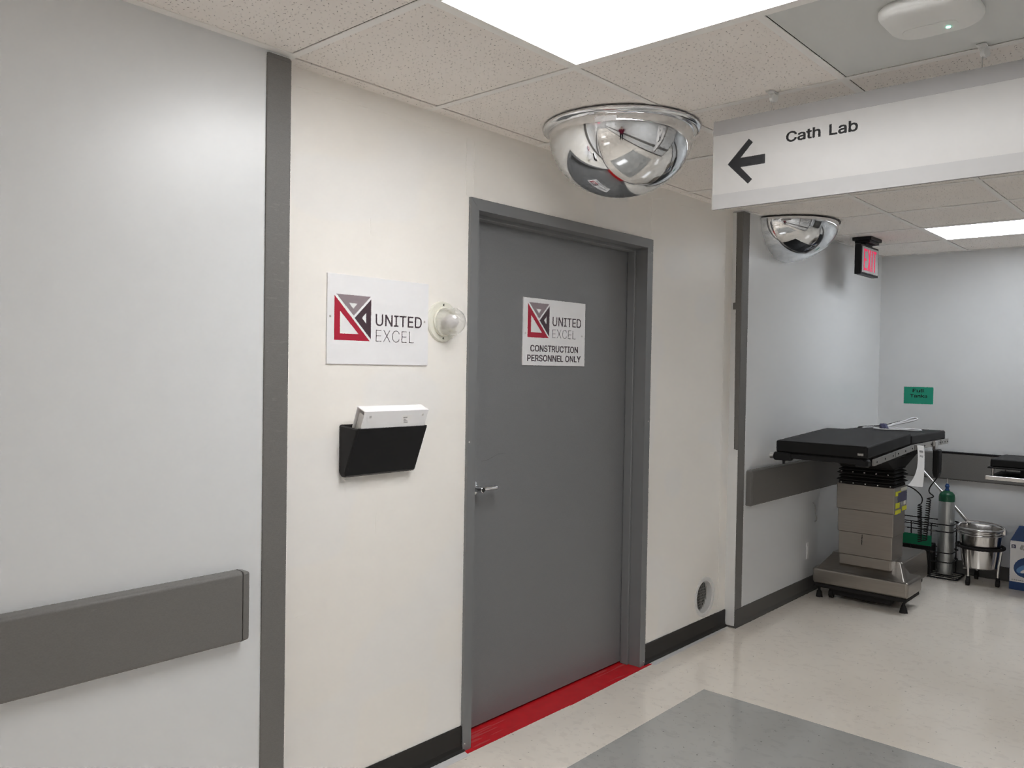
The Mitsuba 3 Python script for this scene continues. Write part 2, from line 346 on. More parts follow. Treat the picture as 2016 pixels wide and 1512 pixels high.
m = poly(tp, .0012); v = m.vertices; m.vertices = np.stack([XR-.0085 + v[:, 2], v[:, 0], v[:, 1]], 1)
m = cat(m, cbox(XR-.0085, XR-.007, 2.2125, 2.2735, .012, .30))
solo('edge_tape', m, plastic_m, 'white plastic tape covering the joint beside the right grey corner guard', 'tape')

# vent hole: sleeve, screen
v_ = thing('floor_vent', 'round screened vent hole low in the cream wall near the black base', 'vent')
ring = lathe([(VR-.002, -.11), (VR-.002, -.002), (VR+.004, .0015), (VR+.022, .0012), (VR+.024, -.002)], (VC[0], YB, VC[1]), 48, '-y')
part(v_, 'sleeve', ring, plastic_m, 30, label='white taped sleeve')
wires = []
for i in range(-5, 6):
    o = i*.0165
    L = math.sqrt(max(VR**2-o*o, 0)); L -= .002
    if L < .01: continue
    wires += [cyl((VC[0]+o, YB+.036, VC[1]-L), (VC[0]+o, YB+.036, VC[1]+L), .0019, 6), cyl((VC[0]-L, YB+.038, VC[1]+o), (VC[0]+L, YB+.038, VC[1]+o), .0016, 6)]
part(v_, 'wire_screen', cat(*wires), wire_m)
part(v_, 'dark_duct', lathe([(VR-.003, -.40), (VR-.003, -.042)], (VC[0], YB, VC[1]), 32, '-y'), black_m)

# ------------------------------------------------------------------ handrails / bumper rails
def rail(x0, x1, y, z0, z1, t, label, cap0, cap1):
    k = thing('wall_bumper_rail', label, 'handrail', )
    R_ = .012; q_ = np.linspace(0, math.pi/2, 7)
    prof = [(0, z0)] + [(t-R_+R_*math.sin(g), z0+R_-R_*math.cos(g)) for g in q_] + [(t-R_+R_*math.cos(g), z1-R_+R_*math.sin(g)) for g in q_] + [(0, z1)]
    m = poly(Polygon(prof), x1-x0); v = m.vertices; m.vertices = np.stack([x0+v[:, 2], y-v[:, 0], v[:, 1]], 1); m.invert()
    part(k, 'rail', m, guard_m, 40)
    if cap1: part(k, 'end_cap', hull_of(cbox(x1+.0015, x1+.004, y-t+.010, y, z0-.001, z1+.001), cbox(x1+.0015, x1+.004, y-t-.001, y, z0+.011, z1-.011), rbox(x1+.0015, x1+.026, y-t+.001, y+.008, z0+.002, z1-.002, .009)), guard_m, 30)
    if cap0: part(k, 'end_cap', hull_of(cbox(x0-.004, x0-.0015, y-t+.010, y, z0-.001, z1+.001), cbox(x0-.004, x0-.0015, y-t-.001, y, z0+.011, z1-.011), rbox(x0-.026, x0-.0015, y-t+.001, y+.008, z0+.002, z1-.002, .009)), guard_m, 30)
    return k
rail(-9, 1.268, YW, .700, .908, .040, 'wide grey plastic bumper rail on the left corridor wall', False, True)
rail(4.640, XE, YW, .710, .926, .034, 'wide grey bumper rail on the wall behind the operating table', True, False)
k = thing('wall_bumper_rail', 'wide grey bumper rail on the back wall above the steel bucket', 'handrail')
part(k, 'rail', cbox(XE-.032, XE, -3.0, YW-.036, .715, .923, .010), guard_m)
part(k, 'top_edge', cbox(XE-.036, XE, -3.0, 1.745, .918, .930, .003), black_m, label='dark top edge strip')
k = thing('wall_bumper_rail', 'grey bumper rail on the opposite corridor wall seen only in the mirrors', 'handrail')
part(k, 'rail', cbox(-9, 3.03, YO, YO+.035, .700, .908, .010), guard_m)
part(k, 'rail', cbox(3.27, XO, YO, YO+.035, .700, .908, .010), guard_m)
struct('trim_1', 'grey strip on the opposite wall', cbox(3.15, 3.23, YO, YO+.006, 0, 2.45, .001), guard_m)
struct('trim_1', 'grey corner guard of the opposite wall', cbox(XO-.075, XO+.005, YO-.075, YO+.006, .1, 2.45, .001), guard_m)

# ------------------------------------------------------------------ ceiling lights
def light(x0, x1, y0, y1, label, level):
    k = thing('ceiling_light', label, 'ceiling light', 'recessed ceiling lights')
    f = man(cbox(x0, x1, y0, y1, ZC-.001, ZC+.06)) - man(cbox(x0+.013, x1-.013, y0+.013, y1-.013, ZC-.1, ZC+.055))
    part(k, 'frame', tri(f), grid_m)
    q = trimesh.Trimesh([(x0+.013, y0+.013, ZC+.002), (x1-.013, y0+.013, ZC+.002), (x1-.013, y1-.013, ZC+.002), (x0+.013, y1-.013, ZC+.002)], [(0, 2, 1), (0, 3, 2)], process=False)
    part(k, 'diffuser', q, white_m, emitter={'type': 'area', 'radiance': {'type': 'rgb', 'value': [c*l_ for c, l_ in zip(LAMP, level)]}})
LL = ['large bright ceiling light nearest, cut by the top edge of the picture', 'ceiling light in the corridor behind the viewer', 'ceiling light far down the corridor behind the viewer',
      'ceiling light above the operating table beside the EXIT sign', 'ceiling light in the far right of the alcove']
for (x0, x1, j0, j1), lab, level in zip(LIGHTS, LL, LEVEL):
    yy = [1.597-.6096*i for i in range(0, 9)]
    light(x0+.012, x1-.012, yy[j1-1]+HB if j1-1 < 9 else 0, yy[j0-2]-HB, lab, level)

# ------------------------------------------------------------------ dome mirrors
mc = (2.686, 1.846)
k = thing('dome_mirror', 'large full dome mirror on the ceiling in front of the grey door', 'mirror')
def cap(R, h, n=64, na=128):
    return [(R*math.cos(t), h*math.sin(t)) for t in np.linspace(0, math.pi/2, n)]
zr = ZC-.004
prof = [(.303, 0.0), (.307, .005), (.306, .010), (.300, .0145), (.293, .017), (.286, .018), (.2795, .019)]
part(k, 'rim', lathe(prof, (mc[0], mc[1], zr), 128, '-z'), chrome_m, True)
R0, h0 = .280, .243
prof = [(R0*math.cos(t), .019 + h0*math.sin(t)) for t in np.linspace(0, math.pi/2, 64)]
part(k, 'dome', lathe(prof, (mc[0], mc[1], zr), 160, '-z'), chrome_m, True)
az = math.atan2(-1.846, -2.686)
def patch(a0, a1, t0, t1, e):
    A, B = np.meshgrid(np.linspace(a0, a1, 10), np.linspace(t0, t1, 5), indexing='ij')
    V = np.stack([mc[0]+(R0+e)*np.cos(B)*np.cos(A), mc[1]+(R0+e)*np.cos(B)*np.sin(A), zr-.019-(h0+e)*np.sin(B)], -1).reshape(-1, 3)
    F = [f for i in range(9) for j in range(4) for f in ((i*5+j, i*5+j+1, (i+1)*5+j+1), (i*5+j, (i+1)*5+j+1, (i+1)*5+j))]
    return trimesh.Trimesh(V, F, process=False)
part(k, 'sticker', patch(az-.34, az-.06, .040, .118, .0008), white_m, True, label='small white sticker under the rim')
# half dome on the wall of the alcove
k = thing('dome_mirror', 'smaller half dome mirror where the alcove wall meets the ceiling', 'mirror')
c2, R2, h2 = (5.066, YW-.001), .330, .236
def half(R, h, e=0.0):
    A, B = np.meshgrid(np.linspace(math.pi, 2*math.pi, 97), np.linspace(0, math.pi/2, 49), indexing='ij')
    V = np.stack([c2[0]+R*np.cos(B)*np.cos(A), c2[1]+R*np.cos(B)*np.sin(A), zr-.004-h*np.sin(B)], -1).reshape(-1, 3)
    F = [f for i in range(96) for j in range(48) for f in ((i*49+j, (i+1)*49+j, (i+1)*49+j+1), (i*49+j, (i+1)*49+j+1, i*49+j+1))]
    m = trimesh.Trimesh(V, F, process=False); m.merge_vertices(); m.update_faces(m.nondegenerate_faces()); m.invert(); return m
part(k, 'dome', half(R2, h2), chrome_m, True)
a = np.linspace(math.pi, 2*math.pi, 64)
rimpts = np.stack([c2[0]+(R2+.006)*np.cos(a), c2[1]-.006+(R2+.0)*np.sin(a), np.full(64, zr-.0015)], 1)
part(k, 'rim', tube(rimpts, .0026, 8), black_m, 40, label='thin dark rim')

# ------------------------------------------------------------------ hanging direction sign
k = thing('hanging_sign', 'long hanging direction sign reading Cath Lab with a left arrow', 'sign')
SX, SY0, SY1 = 2.650, .363, 1.426
pc = part(k, 'panel', cbox(SX, SX+.014, SY0, SY1, 2.093, 2.401, .001), swhite_m)
part(k, 'top_band', cbox(SX-.0008, SX+.0148, SY0, SY1, 2.351, 2.4015), sgrey_m, label='grey band along the top')
part(k, 'bottom_band', cbox(SX-.0008, SX+.0148, SY0, SY1, 2.0925, 2.144), slight_m, label='light grey band along the bottom')
arrow = Polygon([(-a_, b_) for a_, b_ in [(1.368, 2.244), (1.291, 2.321), (1.276, 2.307), (1.3205, 2.260), (1.231, 2.260), (1.231, 2.228), (1.3205, 2.228), (1.276, 2.181), (1.291, 2.167)]])
part(k, 'arrow', on_x(arrow, SX+.0004, .0012), black_m, label='black arrow pointing left')
part(k, 'lettering', on_x(text2d('Cath', -1.158, -1.043, 2.285, 2.320, True), SX+.0004, .0012), dark_m)
part(k, 'lettering', on_x(text2d('Lab', -1.015, -.925, 2.283, 2.319, True), SX+.0004, .0012), dark_m)
for y in (1.214, .583):
    q = part(k, 'hanger', cat(cbox(SX-.016, SX+.030, y-.013, y+.013, ZC-.004, ZC+.0005, .001), cyl((SX+.004, y-.012, ZC-.022), (SX+.010, y+.000, ZC-.022), .013, 20), cbox(SX+.003, SX+.009, y-.009, y+.004, ZC-.022, ZC-.002, .001)), clip_m, 30, label='white ceiling clip with a wire hook')
    wp = smooth_path([(SX+.005, y-.006, ZC-.020), (SX+.001, y-.002, ZC-.032), (SX+.006, y, ZC-.045), (SX+.007, y+.001, 2.402)], 5)
    part(q, 'hook', tube(wp, .0016, 6), wire_m)

# ------------------------------------------------------------------ access point and sprinkler cover
k = thing('access_point', 'white rounded wireless access point on the smooth ceiling panel', 'access point')
ac, hs = (2.315, .630), .113
z1 = ZC + .0035
sq = lambda s, r: Polygon(sbox(-s+r, -s+r, s-r, s-r).buffer(r, 12).exterior)
lay = [(hs-.004, .062, 0), (hs, .064, -.006), (hs, .064, -.018), (hs-.004, .062, -.026), (hs-.014, .056, -.033), (hs-.040, .045, -.037)]
V = []
for s, r, z in lay:
    p = np.array(sq(s, r).exterior.coords)[:-1]; V.append(np.c_[p + ac, np.full(len(p), z1+z)])
part(k, 'housing', hullpts(np.vstack(V)), offwhite_m, 40)
ov = Polygon(sbox(-.002, -.040, .002, .040).buffer(.026, 12).exterior)
m = poly(ov, .0016); m.apply_translation((ac[0]+.060, ac[1]+.010, z1-.0345)); m.apply_translation((-.028, 0, -.0035))
part(k, 'face_badge', m, offwhite_m, label='raised oval on the face')
m = poly(Point(0, 0).buffer(.0055, 8), .003); m.apply_translation((ac[0]+.047, ac[1]-.030, z1-.0405))
part(k, 'status_light', m, white_m, emitter={'type': 'area', 'radiance': {'type': 'rgb', 'value': [.5, 3.2, 2.0]}}, label='glowing green status light')
solo('screw_cap', lathe([(0, .0), (.010, .0), (.010, .006), (.007, .009), (0, .010)], (2.308, .512, ZC+.004), 20, '-z'), clip_m, 'small round screw cap on the ceiling beside the access point', 'screw', 30)

# ------------------------------------------------------------------ signs of the contractor
def logo(x0, x1, z0, z1):
    f = lambda pts: [(x0+(x1-x0)*a, z1-(z1-z0)*b) for a, b in pts]
    return [(Polygon(f([(0, .03), (0, 1), (.97, 1)]), [f([(.15, .36), (.15, .855), (.66, .855)])]), red_m, 'red triangle'),
            (Polygon(f([(.055, 0), (.985, 0), (.52, .45)]), [f([(.385, .175), (.505, .30), (.62, .175)])]), mauve_m, 'grey triangle'),
            (Polygon(f([(1, .06), (1, .95), (.545, .5)]), [f([(.865, .365), (.745, .49), (.865, .61)])]), plum_m, 'dark triangle')]
def board(label, x0, x1, z0, z1, y, lg, texts, screws):
    k = thing('wall_sign', label, 'sign')
    part(k, 'board', cbox(x0, x1, y-.006, y, z0, z1, .0006), white_m)
    yy = y-.0056
    for p, m, lab in logo(*lg): part(k, 'logo', on_y(p, yy, .0011), m, label=lab)
    for g in texts: part(k, 'lettering', on_y(g, yy, .0011), ink_m)
    for x, z in screws: part(k, 'screw', lathe([(0, 0), (.0042, 0), (.0042, .001), (.0028, .003), (0, .0034)], (x, y-.006, z), 14, '-y'), shiny_m, 30)
board('white contractor sign with red logo on the cream wall left of the door', 1.620, 2.071, 1.523, 1.825, YB, (1.648, 1.802, 1.604, 1.758),
      [text2d('UNITED', 1.823, 2.038, 1.659, 1.700, True, .022), text2d('EXCEL', 1.825, 2.0, 1.6035, 1.6455, thin=.034)], [(1.632, 1.682), (2.052, 1.684)])
board('white sign reading construction personnel only on the grey door', 2.726, 3.179, 1.532, 1.832, 2.376, (2.755, 2.906, 1.657, 1.812),
      [text2d('UNITED', 2.930, 3.146, 1.714, 1.756, True, .022), text2d('EXCEL', 2.931, 3.104, 1.659, 1.699, thin=.034), text2d('CONSTRUCTION', 2.776, 3.125, 1.5935, 1.624, True), text2d('PERSONNEL ONLY', 2.756, 3.147, 1.550, 1.580, True)],
      [(2.741, 1.674), (3.155, 1.676)])

# ------------------------------------------------------------------ door bell lamp (clear dome)
k = thing('wall_lamp', 'round clear glass dome lamp on an ivory flange beside the door frame', 'lamp')
lc = (2.146, YB, 1.690)
fl = man(lathe([(0, 0), (.077, 0), (.077, .005), (.073, .009), (0, .009)], lc, 64, '-y'))
for s in (-1, 1): fl = fl - man(cyl((lc[0], YB-.02, lc[2]+s*.063), (lc[0], YB-.003, lc[2]+s*.063), .0045, 14))
part(k, 'flange', tri(fl), ivory_m, 40)
for s in (-1, 1): part(k, 'screw_hole', cyl((lc[0], YB-.0035, lc[2]+s*.063), (lc[0], YB-.0045, lc[2]+s*.063), .0045, 14), dark_m)
part(k, 'collar', lathe([(.055, .009), (.055, .017), (.052, .020), (.049, .020), (.049, .009)], lc, 64, '-y'), ivory_m, 35)
Rg = .0515
part(k, 'glass_dome', lathe([(Rg, .018)] + [(Rg*math.cos(t), .055+Rg*math.sin(t)) for t in np.linspace(0, math.pi/2, 24)], lc, 64, '-y'), glass_m, True, label='clear glass dome')
part(k, 'bulb', lathe([(.016, .009), (.016, .03)] + [(.027*math.cos(t), .052+.027*math.sin(t)) for t in np.linspace(-.9, math.pi/2, 16)], lc, 40, '-y'), bulb_m, True, label='greyish bulb inside the dome')

# ------------------------------------------------------------------ file holder and binder
def slab(x0, x1, pts):   # (y, z) section
    m = poly(Polygon(pts), x1-x0); v = m.vertices; m.vertices = np.stack([x0+v[:, 2], v[:, 0], v[:, 1]], 1); return m
k = thing('file_holder', 'black plastic file pocket on the cream wall below the contractor sign', 'file holder')
sec = [(YB, 1.318), (YB, 1.150), (YB-.008, 1.143), (YB-.026, 1.141), (YB-.034, 1.147), (YB-.098, 1.308), (YB-.094, 1.310)]
outer = hull_of(slab(1.684, 1.988, sec), slab(1.679, 1.993, [(YB-.0, 1.313), (YB-.0, 1.158), (YB-.024, 1.149), (YB-.030, 1.157), (YB-.090, 1.305)]))
inner = slab(1.6835, 1.9885, [(YB-.003, 1.40), (YB-.003, 1.154), (YB-.010, 1.147), (YB-.026, 1.1455), (YB-.031, 1.150), (YB-.129, 1.40)])
part(k, 'pocket', tri(man(outer)-man(cat(inner))), black_m, 30)
k = thing('binder', 'white ring binder standing spine up in the black file pocket', 'binder')
ang = math.atan2(.064, .161)
def tilt(m):   # local: x along the wall, y depth towards the viewer, z up along the leaning front
    v = m.vertices; c, s = math.cos(ang), math.sin(ang)
    y = -(v[:, 1]*c + v[:, 2]*s); z = v[:, 2]*c - v[:, 1]*s
    m = m.copy(); m.vertices = np.stack([v[:, 0], YB-.0395+y, 1.166+z], 1); m.invert(); return m
bx0, bx1 = 1.694, 1.978
part(k, 'front_cover', tilt(cbox(bx0, bx1, -.004, -.001, .012, .214, .001)), white_m)
part(k, 'back_cover', tilt(cbox(bx0, bx1, -.046, -.043, .030, .214, .001)), white_m)
part(k, 'spine', tilt(cbox(bx0, bx1, -.046, -.001, .212, .216, .001)), white_m)
part(k, 'pages', tilt(cbox(bx0+.012, bx1-.006, -.041, -.006, .034, .196)), paper_m)
for x in (1.722, 1.954): part(k, 'rivet', tilt(cyl((x, -.0012, .197), (x, .0008, .197), .0042, 14)), shiny_m, 30)
lb = part(k, 'label', tilt(cbox(1.862, 1.905, -.0012, -.0006, .164, .198)), paper_m, label='small printed label')
for i, (a_, b_, w_) in enumerate(((1.868, 1.886, .187), (1.871, 1.882, .180), (1.872, 1.889, .174), (1.875, 1.893, .168))):
    part(lb, 'print', tilt(cbox(a_, b_, -.0007, -.0003, w_, w_+.0035)), sgrey_m)

# ------------------------------------------------------------------ EXIT sign
k = thing('exit_sign', 'black boxed EXIT sign with glowing red letters hanging from the ceiling', 'exit sign')
EX0, EX1, EY0, EY1, EZ0, EZ1 = 5.800, 6.150, 1.980, 2.026, 2.205, 2.412
part(k, 'canopy', cat(cbox(5.855, 6.075, 1.935, 2.065, ZC-.022, ZC+.002, .003), cbox(5.870, 6.060, 1.948, 2.052, ZC-.040, ZC-.020, .003), cbox(5.90, 6.03, 1.985, 2.02, EZ1-.002, ZC-.035)), black_m)
part(k, 'housing', cbox(EX0, EX1, EY0, EY1, EZ0, EZ1, .003), black_m)
fp = part(k, 'face_plate', cbox(EX0+.014, EX1-.014, EY0-.002, EY0+.001, EZ0+.014, EZ1-.014), slight_m, label='pale grey face plate')
lx0, lx1, lz0, lz1 = EX0+.045, EX1-.045, EZ0+.030, EZ1-.028
wl = (lx1-lx0-.036)/3.6; st = .017
def letter(ch, x):
    h = lz1; l = lz0
    if ch == 'E': return unary_union([sbox(x, l, x+st, h), sbox(x, h-st, x+wl, h), sbox(x, l, x+wl, l+st), sbox(x, (l+h)/2-st/2, x+wl*.85, (l+h)/2+st/2)])
    if ch == 'X': return unary_union([Polygon([(x, h), (x+st*1.15, h), (x+wl, l), (x+wl-st*1.15, l)]), Polygon([(x+wl-st*1.15, h), (x+wl, h), (x+st*1.15, l), (x, l)])])
    if ch == 'I': return sbox(x, l, x+st, h)
    return unary_union([sbox(x, h-st, x+wl, h), sbox(x+wl/2-st/2, l, x+wl/2+st/2, h)])
xx = lx0
for ch, wd in (('E', wl), ('X', wl), ('I', st), ('T', wl)):
    part(fp, 'letter', on_y(letter(ch, xx), EY0-.0018, .0012), red_m, emitter={'type': 'area', 'radiance': {'type': 'rgb', 'value': [.30, .006, .045]}})
    xx += wd + .016

k = thing('exit_sign', 'small red lit exit sign far down the corridor, seen in the large dome mirror', 'exit sign')
part(k, 'housing', cbox(-4.06, -4.02, 1.55, 1.88, 2.22, 2.42, .003), black_m)
part(k, 'stem', cbox(-4.05, -4.03, 1.68, 1.75, 2.42, ZC+.002), black_m)
part(k, 'face_plate', cbox(-4.021, -4.018, 1.565, 1.865, 2.235, 2.405), red_m, emitter={'type': 'area', 'radiance': {'type': 'rgb', 'value': [.9, .05, .16]}})

# ------------------------------------------------------------------ green notice, wall outlet, hook
k = thing('paper_notice', 'green paper notice reading Full Tanks on the back wall', 'notice')
part(k, 'sheet', cbox(XE-.0012, XE+.0005, 1.806, 2.022, 1.286, 1.420), sheet_m)
part(k, 'lettering', on_x(text2d('Full', -1.957, -1.872, 1.378, 1.404, True), XE-.0010, .0008), dark_m)
part(k, 'lettering', on_x(text2d('Tanks', -1.975, -1.850, 1.336, 1.362, True), XE-.0010, .0008), dark_m)
k = thing('wall_outlet', 'narrow white outlet plate on the alcove wall left of the operating table', 'outlet')
part(k, 'plate', cbox(5.556, 5.586, YW-.005, YW, .235, .350, .0015), white_m)
for z in (.272, .313): part(k, 'socket', cbox(5.563, 5.579, YW-.0065, YW-.004, z-.013, z+.013, .001), paper_m)
solo('wire_hook', tube(smooth_path([(5.652, YW, .615), (5.655, YW-.010, .605), (5.668, YW-.014, .56), (5.688, YW-.014, .51), (5.696, YW-.010, .485), (5.692, YW, .478)], 6), .003, 8), wire_m, 'small bent grey hook on the wall below the bumper rail', 'hook', 40)

# ------------------------------------------------------------------ operating table
k = thing('operating_table', 'operating table with black pads on a stainless steel column and base', 'operating table')
bm = [rbox(5.50, 5.80, 1.540, 2.150, .100, .205, .018),
      hull_of(rbox(5.60, 6.20, 1.610, 2.085, .110, .205, .015), rbox(5.64, 6.18, 1.615, 2.075, .15, .300, .015)),
      hull_of(rbox(5.505, 5.54, 1.560, 2.130, .17, .204, .014), rbox(5.63, 5.70, 1.625, 2.065, .20, .300, .012))]
bs = part(k, 'base', tri(man(bm[0])+man(bm[1])+man(bm[2])), steel_m, 35)
part(k, 'skirt', cat(cbox(5.512, 5.79, 1.552, 2.138, .072, .102, .006), cbox(5.70, 6.17, 1.635, 2.06, .072, .112, .006), cbox(5.56, 6.05, 1.66, 2.05, .028, .075, .004)), rubber_m, label='dark underside skirt')
def caster(x, y, r=.030):
    q = part(k, 'caster', cat(cyl((x-.004, y-.012, r), (x-.004, y+.012, r), r, 24), cyl((x, y, .03), (x, y, .09), .012, 16)), rubber_m, 35)
    part(q, 'hub', cyl((x-.004, y-.0135, r), (x-.004, y+.0135, r), r*.55, 18), shiny_m, 35)
part(k, 'foot', cat(cyl((5.555, 1.580, 0), (5.555, 1.580, .045), .026, 24, .014), cyl((5.555, 1.580, .045), (5.555, 1.580, .085), .010, 14)), rubber_m, 35)
part(k, 'foot', cat(cyl((5.545, 2.115, 0), (5.545, 2.115, .04), .022, 24, .016), cyl((5.545, 2.115, .04), (5.545, 2.115, .085), .008, 14)), rubber_m, 35)
caster(5.585, 2.045); caster(6.10, 2.03); caster(6.10, 1.66)
col = [(.247, .320, 5.548, 5.770, 1.660, 1.992), (.318, .470, 5.546, 5.772, 1.656, 1.996), (.468, .622, 5.541, 5.779, 1.650, 2.003), (.620, .790, 5.535, 5.787, 1.644, 2.012)]
for i, (z0, z1_, x0, x1, y0, y1) in enumerate(col):
    part(k, 'column_sleeve', rbox(x0, x1, y0, y1, z0, z1_, .006) if i else rbox(x0, x1, y0, y1, z0, z1_, .010), steel_m, 35)
part(k, 'sleeve_seam', cbox(5.5445, 5.547, 1.842, 1.846, .395, .462), rubber_m)
bel = [cbox(5.545, 5.780, 1.652, 2.004, .783, .806, .004)]
for i in range(5):
    z = .806 + i*.022; o = .008*(i % 2) + .012*(i == 4)
    bel.append(hull_of(cbox(5.555+o, 5.772-o, 1.662+o, 1.994-o, z, z+.024), cbox(5.535+o, 5.79-o, 1.640+o, 2.012-o, z+.009, z+.013)))
part(k, 'bellows', cat(*bel), rubber_m)
for i in range(5): part(k, 'rivet', cyl((5.5435, 1.675+i*.078, .795), (5.546, 1.675+i*.078, .795), .004, 10), shiny_m)
for i in range(5): part(k, 'rivet', cyl((5.541, 1.69+i*.074, .868), (5.56, 1.69+i*.074, .868), .004, 10), shiny_m)
part(k, 'saddle', cat(hull_of(cbox(5.56, 5.80, 1.66, 1.99, .905, .925), cbox(5.36, 5.95, 1.64, 2.03, .975, .995)), cbox(5.30, 6.05, 1.62, 2.06, .985, 1.040, .006)), rubber_m)
def sloped(x0, x1, y0, y1, za0, za1, zb0, zb1, r):
    return hullpts(np.vstack([_ico*r + [x, y, z] for y in (y0+r, y1-r) for x, z in ((x0+r, za0+r), (x0+r, za1-r), (x1-r, zb0+r), (x1-r, zb1-r))]))
part(k, 'head_pad', sloped(4.800, 5.610, 1.577, 2.118, 1.034, 1.106, 1.070, 1.146, .012), pad_m, 40, label='black pad of the near section')
part(k, 'back_pad', sloped(5.640, 6.440, 1.582, 2.112, 1.062, 1.128, 1.058, 1.122, .012), pad_m, 40, label='black pad of the far section')
part(k, 'pad_frame', cat(sloped(4.815, 5.62, 1.600, 2.095, 1.000, 1.036, 1.036, 1.072, .006), sloped(5.62, 6.43, 1.600, 2.095, 1.022, 1.066, 1.020, 1.062, .006)), rubber_m, 35)
def sr(x0, z0, x1, z1_, y0, y1, hh=.036): return hullpts([(x, y, z+s) for x, z in ((x0, z0), (x1, z1_)) for y in (y0, y1) for s in (-hh/2, hh/2)])
for y0, y1 in ((1.562, 1.574), (2.124, 2.136)):
    for a_ in ((4.870, 1.010, 5.250, 1.030), (5.262, 1.031, 5.630, 1.051), (5.650, 1.050, 6.060, 1.050), (6.075, 1.050, 6.240, 1.050), (6.255, 1.050, 6.440, 1.047)):
        q = part(k, 'side_rail', sr(*a_, y0, y1), rail_m)
        if y0 < 1.6:
            for f in (.12, .5, .88):
                x, z = a_[0]+(a_[2]-a_[0])*f, a_[1]+(a_[3]-a_[1])*f
                part(q, 'bolt', cyl((x, y0-.003, z), (x, y0+.002, z), .005, 10), dark_m)
for x, z in ((4.95, 1.018), (5.45, 1.045), (5.9, 1.045), (6.35, 1.045)):
    for y0, y1 in ((1.57, 1.62), (2.08, 2.128)): part(k, 'rail_post', cbox(x-.012, x+.012, y0, y1, z-.012, z+.012), rubber_m)
part(k, 'end_bracket', cat(cbox(4.790, 4.84, 2.02, 2.13, .985, 1.035, .008), cbox(4.80, 4.83, 1.60, 2.10, 1.000, 1.03, .004), cbox(4.80, 4.86, 1.575, 1.65, .985, 1.03, .010), cyl((4.81, 2.07, .965), (4.81, 2.07, .99), .008, 12)), black_m, label='black bracket under the head end')
part(k, 'knob', cat(cyl((4.805, 2.128, 1.010), (4.805, 2.152, 1.010), .018, 20), cyl((4.805, 2.10, 1.010), (4.805, 2.13, 1.010), .008, 12)), shiny_m, 35, label='silver knob')
part(k, 'pad_tag', cbox(4.7985, 4.802, 1.600, 1.632, 1.052, 1.064), slight_m)
sticks = [((5.548, .735), (5.66, .764), yellow_m), ((5.66, .760), (5.786, .780), ivory_m), ((5.60, .690), (5.786, .752), navy_m), ((5.552, .655), (5.636, .690), yellow_m),
          ((5.66, .668), (5.70, .705), slight_m), ((5.545, .618), (5.662, .643), yellow_m), ((5.69, .628), (5.785, .655), yellow_m), ((5.72, .664), (5.76, .70), ivory_m)]
for i, ((x0, z0), (x1, z1_), mm) in enumerate(sticks):
    x0, x1 = max(x0, 5.548), min(x1, 5.782)
    part(k, 'warning_label', cbox(x0, x1, 1.6425-.0002*(i % 3), 1.645, z0, z1_), mm)
# hand control and coiled cords
k = thing('hand_control', 'black hand control hanging from the far side rail of the operating table', 'hand control')
part(k, 'body', hull_of(cbox(6.02, 6.10, 1.515, 1.555, .85, 1.015, .008), cbox(6.03, 6.09, 1.52, 1.55, .825, .86, .006)), black_m)
part(k, 'clip', cbox(6.03, 6.09, 1.54, 1.560, 1.005, 1.072, .003), shiny_m)
for i in range(7): part(k, 'button', cbox(6.095, 6.103, 1.522, 1.536, .872+i*.02, .884+i*.02), clip_m)
def coil(p0, p1, R, turns, r):
    p0, p1 = np.array(p0), np.array(p1); F = frame(p1-p0); t = np.linspace(0, 1, turns*12+1); a = t*turns*2*np.pi
    return p0 + (p1-p0)*t[:, None] + R*(np.cos(a)[:, None]*F[:, 0] + np.sin(a)[:, None]*F[:, 1])
c1 = np.vstack([smooth_path([(5.79, 1.70, .768), (5.98, 1.70, .758), (6.06, 1.665, .722), (6.10, 1.632, .66), (6.10, 1.640, .626)], 6), coil((6.10, 1.648, .615), (6.10, 1.640, .365), .012, 17, .0035)])
solo('coiled_cord', tube(c1, .0042, 6), rubber_m, 'black coiled cord hanging from the steel column, nearer the column', 'cord', 40)
c2_ = np.vstack([smooth_path([(6.06, 1.535, .828), (6.09, 1.565, .78), (6.10, 1.583, .705), (6.11, 1.566, .690), (6.10, 1.588, .672)], 6), coil((6.10, 1.590, .665), (6.132, 1.618, .372), .012, 18, .0035)])
solo('coiled_cord', tube(c2_, .0042, 6), rubber_m, 'black coiled cord hanging from the hand control, nearer the green tank', 'cord', 40)
# paper tag on the rail
k = 'tag'
PL = smooth_path([(5.665, 1.556, 1.066), (5.664, 1.550, 1.00), (5.648, 1.546, .94), (5.59, 1.544, .88), (5.43, 1.54, .830)], 8)
PR = smooth_path([(5.812, 1.556, 1.050), (5.806, 1.548, .98), (5.796, 1.545, .91), (5.78, 1.542, .85), (5.750, 1.54, .787)], 8)
P_ = PL; V, F = [], []
for i in range(len(PL)): V += [tuple(PL[i]), tuple(PR[i])]
for i in range(len(P_)-1): F += [(2*i, 2*i+1, 2*i+3), (2*i, 2*i+3, 2*i+2)]
V2 = [(a_, b_-.0012, c_) for a_, b_, c_ in V]; n_ = len(V)
F = [tuple(f) for f in F] + [(a_+n_, c_+n_, b_+n_) for a_, b_, c_ in F]
for i in range(len(P_)-1):
    for s in (0, 1): F += [(2*i+s, 2*i+2+s, 2*i+2+s+n_), (2*i+s, 2*i+2+s+n_, 2*i+s+n_)]
k = thing('paper_tag', 'white paper sheet hanging from the side rail of the operating table', 'paper')
part(k, 'sheet', trimesh.Trimesh(V+V2, F, process=False), paper_m)
for z, w in ((1.022, .08), (1.014, .08), (.990, .07), (.982, .075)): part(k, 'print', hullpts([(5.74+sx*w/2, 1.5468+.0035*(z-.98)/.04*0+dy, z+dz-.06*sx*w) for sx in (-1, 1) for dy in (0, .003) for dz in (0, .004)]), sgrey_m)
